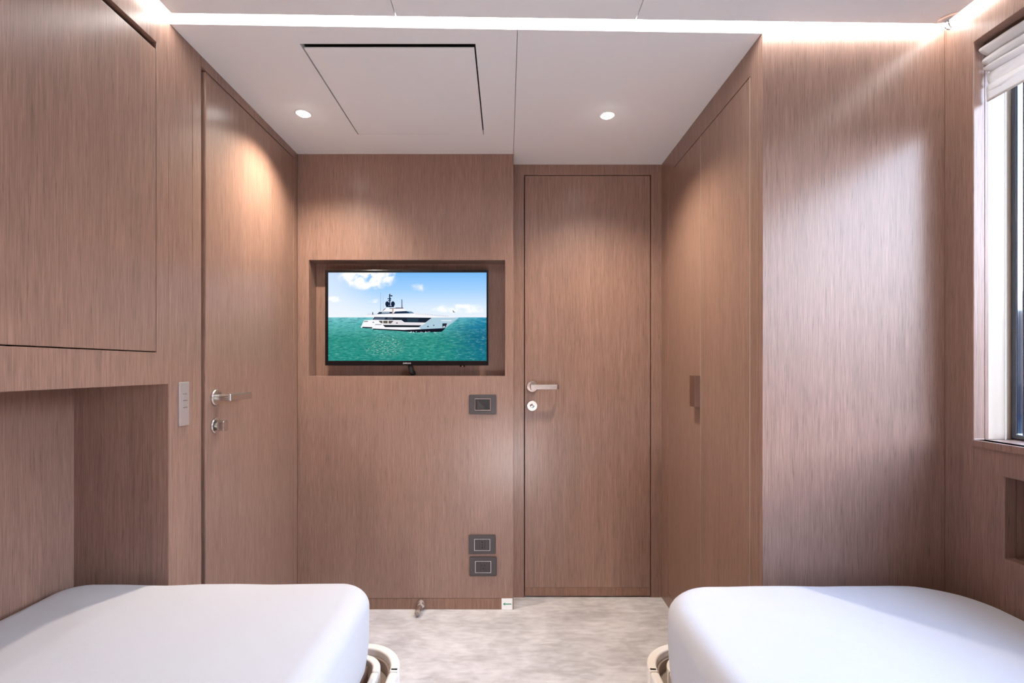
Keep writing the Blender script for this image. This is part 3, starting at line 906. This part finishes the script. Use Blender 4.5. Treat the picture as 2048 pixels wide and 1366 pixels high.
    for i, (pts, rgb) in enumerate(layers):
        if rgb not in cols:
            cols[rgb] = len(mats); mats.append(emit_mat('picture_%d_%d_%d' % rgb, lin(rgb), 1.0))
        n = len(verts)
        for (zx, zy) in pts:
            px, py = 710 + zx / 9.309, 580 + zy / 9.309
            verts.append((X(px), ys - 0.0002 - 0.00003 * i, Z(py)))
        faces.append(tuple(range(n, n + len(pts)))); mi.append(cols[rgb])
    me = bpy.data.meshes.new('yacht_picture'); me.from_pydata(verts, [], faces)
    for p, k in zip(me.polygons, mi): p.material_index = k
    o = link('yacht_picture', me, mats); attach(o, scr)
    o['label'] = 'white motor yacht in the screen picture'
television()

# ------------------------------------------------------------------ switches, sockets, sign, door stop
def plate_frame(x0, x1, z0, z1, name, label, cat, group=None):
    r = tag(empty(name, ((x0 + x1) / 2, YT, (z0 + z1) / 2)), label, cat, group)
    f = lambda u, v, t: (u, t, v)
    cx, cz = (x0 + x1) / 2, (z0 + z1) / 2
    MB().prism_dir(rrect(x0, x1, z0, z1, 0.005, 4), f, YT - 0.008, YT - 0.0002).build('cover_plate', 'plate', r, bevel=0.002)
    w, h = 0.0345, 0.0255
    sheet_holes('chrome_trim', 'chrome', f, (cx - w, cx + w), (cz - h, cz + h), [(cx - w + 0.0022, cx + w - 0.0022, cz - h + 0.0022, cz + h - 0.0022)], YT - 0.0105, YT - 0.0082, r, 0.0005)
    return r, cx, cz, f, w - 0.0024, h - 0.0024

def socket(x0, x1, z0, z1, label, kind):
    r, cx, cz, f, w, h = plate_frame(x0, x1, z0, z1, 'wall_socket', label, 'socket', 'sockets low on the television wall')
    for k in (-1, 0, 1):
        q = MB().box(cx + k * w * 2 / 3 - w / 3 + 0.0004, cx + k * w * 2 / 3 + w / 3 - 0.0004, YT - (0.0098 if k else 0.0102), YT - 0.0081, cz - h, cz + h).build('socket_module' if k == 0 else 'blank_module', 'module', r, bevel=0.0006)
        if k == 0:
            yy = YT - 0.01045
            def slot(u0, u1, v0, v1, rr):
                MB().prism_dir(rrect(cx + u0, cx + u1, cz + v0, cz + v1, rr, 4), f, yy, yy + 0.0002).build('pin_hole', 'pin', q)
            if kind == 'italian':
                for dz in (-0.0115, 0.0, 0.0115):
                    hh = 0.0025 if dz == 0 else 0.0040
                    slot(-0.0023, 0.0023, dz - hh, dz + hh, 0.0022)
            else:
                slot(-0.0066, -0.0044, 0.002, 0.0105, 0.0006)
                slot(0.0044, 0.0066, 0.003, 0.0105, 0.0006)
                slot(-0.0026, 0.0026, -0.0095, -0.0045, 0.0022)
socket(-0.163, -0.047, 0.2430, 0.3255, 'dark grey three-hole socket plate, upper of the two near the floor', 'italian')
socket(-0.160, -0.042, 0.1475, 0.2300, 'dark grey flat-pin socket plate, lower of the two near the floor', 'american')

def sensor_plate():
    r, cx, cz, f, w, h = plate_frame(-0.162, -0.044, 0.8480, 0.9325, 'wall_sensor', 'dark grey wall plate with black angled insert below the television', 'wall plate')
    MB().box(cx - w, cx + w, YT - 0.0093, YT - 0.0081, cz - h, cz + h).build('black_insert', 'blackmatt', r)
    MB().prism_dir([(cx - w + 0.008, cz - h + 0.003), (cx - w + 0.008, cz + h - 0.005), (cx + 0.007, cz - h + 0.010), (cx + 0.007, cz - h + 0.003)], f, YT - 0.0125, YT - 0.0094).build('wedge', 'module', r, bevel=0.0008)
sensor_plate()

def touch_switch():
    r = tag(empty('light_switch', (XL, 1.318, 0.948)), 'slim silver light switch plate beside the left door', 'switch')
    MB().box(XL + 0.0002, XL + 0.005, 1.298, 1.337, 0.887, 1.009).build('switch_plate', 'silverplate', r, bevel=0.0008)
    for z in (0.9650, 0.9455):
        k = MB().box(XL + 0.0051, XL + 0.0062, 1.309, 1.327, z - 0.0085, z + 0.0085).build('switch_key', 'silverplate', r, bevel=0.0005)
        MB().box(XL + 0.00625, XL + 0.0064, 1.309, 1.327, z - 0.0080, z - 0.0068).build('key_mark', 'pin', k)
    MB().box(XL + 0.0051, XL + 0.0053, 1.309, 1.327, 0.9752, 0.9762).build('key_mark', 'pin', r)
touch_switch()

def arrow_sign():
    r = tag(empty('arrow_sign', (0.002, YT, 0.0)), 'small white square sign with a green arrow pointing left on the skirting', 'sign')
    x0, x1, z0, z1 = -0.0215, 0.0262, 0.001, 0.0485
    MB().box(x0, x1, YT - 0.0018, YT + 0.0006, z0, z1).build('sign_plate', 'white', r)
    cz = (z0 + z1) / 2
    pts = [(x0 + 0.006, cz), (x0 + 0.016, cz + 0.0075), (x0 + 0.0145, cz + 0.0022), (x1 - 0.005, cz + 0.0022), (x1 - 0.005, cz - 0.0022), (x0 + 0.0145, cz - 0.0022), (x0 + 0.016, cz - 0.0075)]
    MB().prism_dir(pts, lambda u, v, t: (u, t, v), YT - 0.0023, YT - 0.00185).build('arrow', 'green', r)
arrow_sign()

def door_stop():
    c = Vector((-0.370, YT + 0.0006, 0.026))
    r = tag(empty('door_stop', c), 'small polished chrome door stop on the skirting below the television', 'door stop')
    d = Vector((-0.05, -1, -0.08)).normalized()
    MB().lathe([(0.0, 0.0), (0.0205, 0.0), (0.0205, 0.005), (0.017, 0.014), (0.0115, 0.022), (0.0, 0.022)], c, (0, -1, 0), 32).build('base_rose', 'chrome', r, auto=35)
    MB().lathe([(0.0, 0.018), (0.0100, 0.018), (0.0100, 0.048), (0.0130, 0.051), (0.0130, 0.064), (0.0, 0.064)], c, d, 28).build('post', 'chrome', r, auto=35)
    MB().lathe([(0.0, 0.0642), (0.0115, 0.0642), (0.0115, 0.071), (0.008, 0.075), (0.0, 0.075)], c, d, 28).build('rubber_tip', 'taupe', r, auto=35)
door_stop()

# ------------------------------------------------------------------ downlights
def downlight(x, y, label, power, group, lit=30.0):
    r = tag(empty('downlight', (x, y, CEIL)), label, 'downlight', group)
    MB().lathe([(0.0205, 0.0), (0.030, 0.0), (0.030, 0.0012), (0.0275, 0.0030), (0.0225, 0.0030), (0.0205, 0.0018)], (x, y, CEIL - 0.0001), (0, 0, -1), 40).build('trim_ring', 'white', r, auto=40)
    MB().lathe([(0.0, 0.0005), (0.0200, 0.0005), (0.0200, 0.0030), (0.017, 0.0065), (0.010, 0.0092), (0.0, 0.0100)], (x, y, CEIL - 0.0002), (0, 0, -1), 32).build('lens', 'lamp', r, smooth=True)
    l = bpy.data.lights.new('downlight_beam', 'SPOT')
    l.energy = power; l.color = LAMP_COLOR; l.spot_size = math.radians(128); l.spot_blend = 1.0; l.shadow_soft_size = 0.018
    lo = bpy.data.objects.new('downlight_beam', l); COL.objects.link(lo)
    lo.location = (x, y, CEIL - 0.013)
    attach(lo, r)
downlight(-0.740, 1.712, 'round lit downlight in the ceiling near the side door and hatch', SPOT_POWER, 'downlights by the television wall')
downlight(0.370, 1.724, 'round lit downlight in the ceiling in front of the cabin door', SPOT_POWER, 'downlights by the television wall')
for x, y, w in ((-0.52, 0.35, 'above the left berth'), (0.80, 0.35, 'above the right berth'), (-0.52, -0.45, 'at the head of the left berth'), (0.80, -0.45, 'at the head of the right berth')):  # out-of-view downlights added to brighten the cabin
    downlight(x, y, 'added unseen ceiling fill downlight ' + w, FILL_SPOT_POWER, 'added fill downlights over the berths')

# ------------------------------------------------------------------ suction hook
def hook():
    cx, cy = 1.170, 1.245
    r = tag(empty('suction_hook', (cx, cy, CEIL)), 'clear suction cup with a metal hook on the ceiling corner', 'hook')
    MB().lathe([(0.0, 0.0002), (0.021, 0.0002), (0.020, 0.0016), (0.012, 0.0045), (0.006, 0.010), (0.0055, 0.015), (0.0, 0.0155)], (cx, cy, CEIL), (0, 0, -1), 32).build('suction_cup', 'clear', r, smooth=True)
    pts = [(cx, cy, CEIL - 0.006), (cx + 0.002, cy, CEIL - 0.014), (cx + 0.006, cy, CEIL - 0.022), (cx + 0.007, cy, CEIL - 0.027), (cx + 0.003, cy, CEIL - 0.0305), (cx - 0.003, cy, CEIL - 0.029), (cx - 0.010, cy, CEIL - 0.0255)]
    MB().tube(pts, [0.0022, 0.0022, 0.0022, 0.0022, 0.0022, 0.0022, 0.0014], 10).build('metal_hook', 'chrome', r, smooth=True)
hook()

# ------------------------------------------------------------------ roman blind
def blind():
    y0, y1 = WIN[0] + 0.01, WIN[1] - 0.007
    prof = [(1.272, 1.8925), (1.262, 1.891), (1.240, 1.884), (1.226, 1.876), (1.2235, 1.870), (1.232, 1.862), (1.246, 1.855), (1.253, 1.852),
            (1.243, 1.850), (1.231, 1.845), (1.230, 1.839), (1.242, 1.834), (1.253, 1.832), (1.243, 1.829), (1.233, 1.823), (1.233, 1.817),
            (1.245, 1.812), (1.254, 1.811), (1.243, 1.806), (1.235, 1.798), (1.236, 1.790), (1.246, 1.784), (1.250, 1.782), (1.242, 1.776),
            (1.239, 1.766), (1.2405, 1.752), (1.242, 1.736)]
    # smooth the profile
    P = []
    for i in range(len(prof) - 1):
        for k in range(3):
            t = k / 3
            p = [Vector((*prof[max(0, min(len(prof) - 1, i + j))], 0)) for j in (-1, 0, 1, 2)]
            q = 0.5 * ((2 * p[1]) + (-p[0] + p[2]) * t + (2 * p[0] - 5 * p[1] + 4 * p[2] - p[3]) * t * t + (-p[0] + 3 * p[1] - 3 * p[2] + p[3]) * t ** 3)
            P.append((q.x, q.y))
    P.append(prof[-1])
    NY = 170
    V, F = [], []
    def at(q):
        q = max(0.0, min(1.0, q)) * (len(P) - 1)
        k = min(int(q), len(P) - 2); f = q - k
        return (P[k][0] + (P[k + 1][0] - P[k][0]) * f, P[k][1] + (P[k + 1][1] - P[k][1]) * f)
    for j in range(NY + 1):
        y = y1 + (y0 - y1) * j / NY
        d = y1 - y
        for i in range(len(P)):
            t = i / (len(P) - 1)
            amp = math.sin(math.pi * t) ** 0.6 if 0 < t < 0.93 else 0.12
            warp = (0.15 * mnoise.noise(Vector((y * 7.0, t * 2.0, 4.2))) + 0.05 * mnoise.noise(Vector((y * 19.0, t * 5.0, 2.2)))) * amp
            x, z = at(t + warp)
            a = mnoise.noise(Vector((y * 6.0, t * 5.0, 1.7))); b = mnoise.noise(Vector((y * 15.0, t * 11.0, 9.1)))
            depth = 0.45 + 0.9 * (0.5 + mnoise.noise(Vector((y * 3.3, t * 4.0, 7.7))))
            x = 1.246 + (x - 1.246) * (depth if 0.05 < t < 0.9 else 1.0)
            z = P[i][1] * 0.35 + z * 0.65
            flare = 0.008 * math.exp(-d * 22) * max(0.0, 1 - abs(t - 0.15) * 8)
            V.append((min(x + amp * (0.012 * a + 0.005 * b) - flare, 1.268), y, z + amp * (0.009 * a + 0.004 * b) - 0.006 * amp * (1 - math.exp(-d * 6))))
    n = len(P)
    for j in range(NY):
        for i in range(n - 1):
            F.append((j * n + i, j * n + i + 1, (j + 1) * n + i + 1, (j + 1) * n + i))
    r = tag(empty('roman_blind', (1.245, 0.5, 1.735)), 'raised white roman blind bunched in folds at the window head', 'blind')
    m = MB(); m.add(V, F)
    o = m.build('folded_cloth', 'blind', r, smooth=True)
    sd = o.modifiers.new('thickness', 'SOLIDIFY'); sd.thickness = 0.0016
    MB().box(1.2635, 1.2800, y0, y1, 1.876, 1.8935).build('head_rail', 'white', r)
    MB().tube([(1.2425, y1 - 0.001, 1.739), (1.2425, y0, 1.739)], 0.0032, 10).build('hem_rod', 'blind', r, smooth=True)
blind()

# ------------------------------------------------------------------ fill-light globe, added unseen behind the camera to brighten ceiling and walls
def added_fill_globe(x, y):
    r = tag(empty('added_fill_globe', (x, y, 0)), 'added unseen fill-light globe on the carpet between the berth heads', 'lamp')
    MB().lathe([(0.0, 0.0), (0.080, 0.0), (0.080, 0.010), (0.055, 0.020), (0.040, 0.024), (0.0, 0.024)], (x, y, 0.0), (0, 0, 1), 40).build('base', 'nickel', r, auto=35)
    R = 0.15
    prof = [(R * math.sin(a), 0.022 + R - R * math.cos(a)) for a in [math.radians(14 + (180 - 14) * k / 16) for k in range(17)]]
    MB().lathe(prof, (x, y, 0.0), (0, 0, 1), 40).build('globe', 'globe', r, smooth=True)
added_fill_globe(0.045, -0.62)
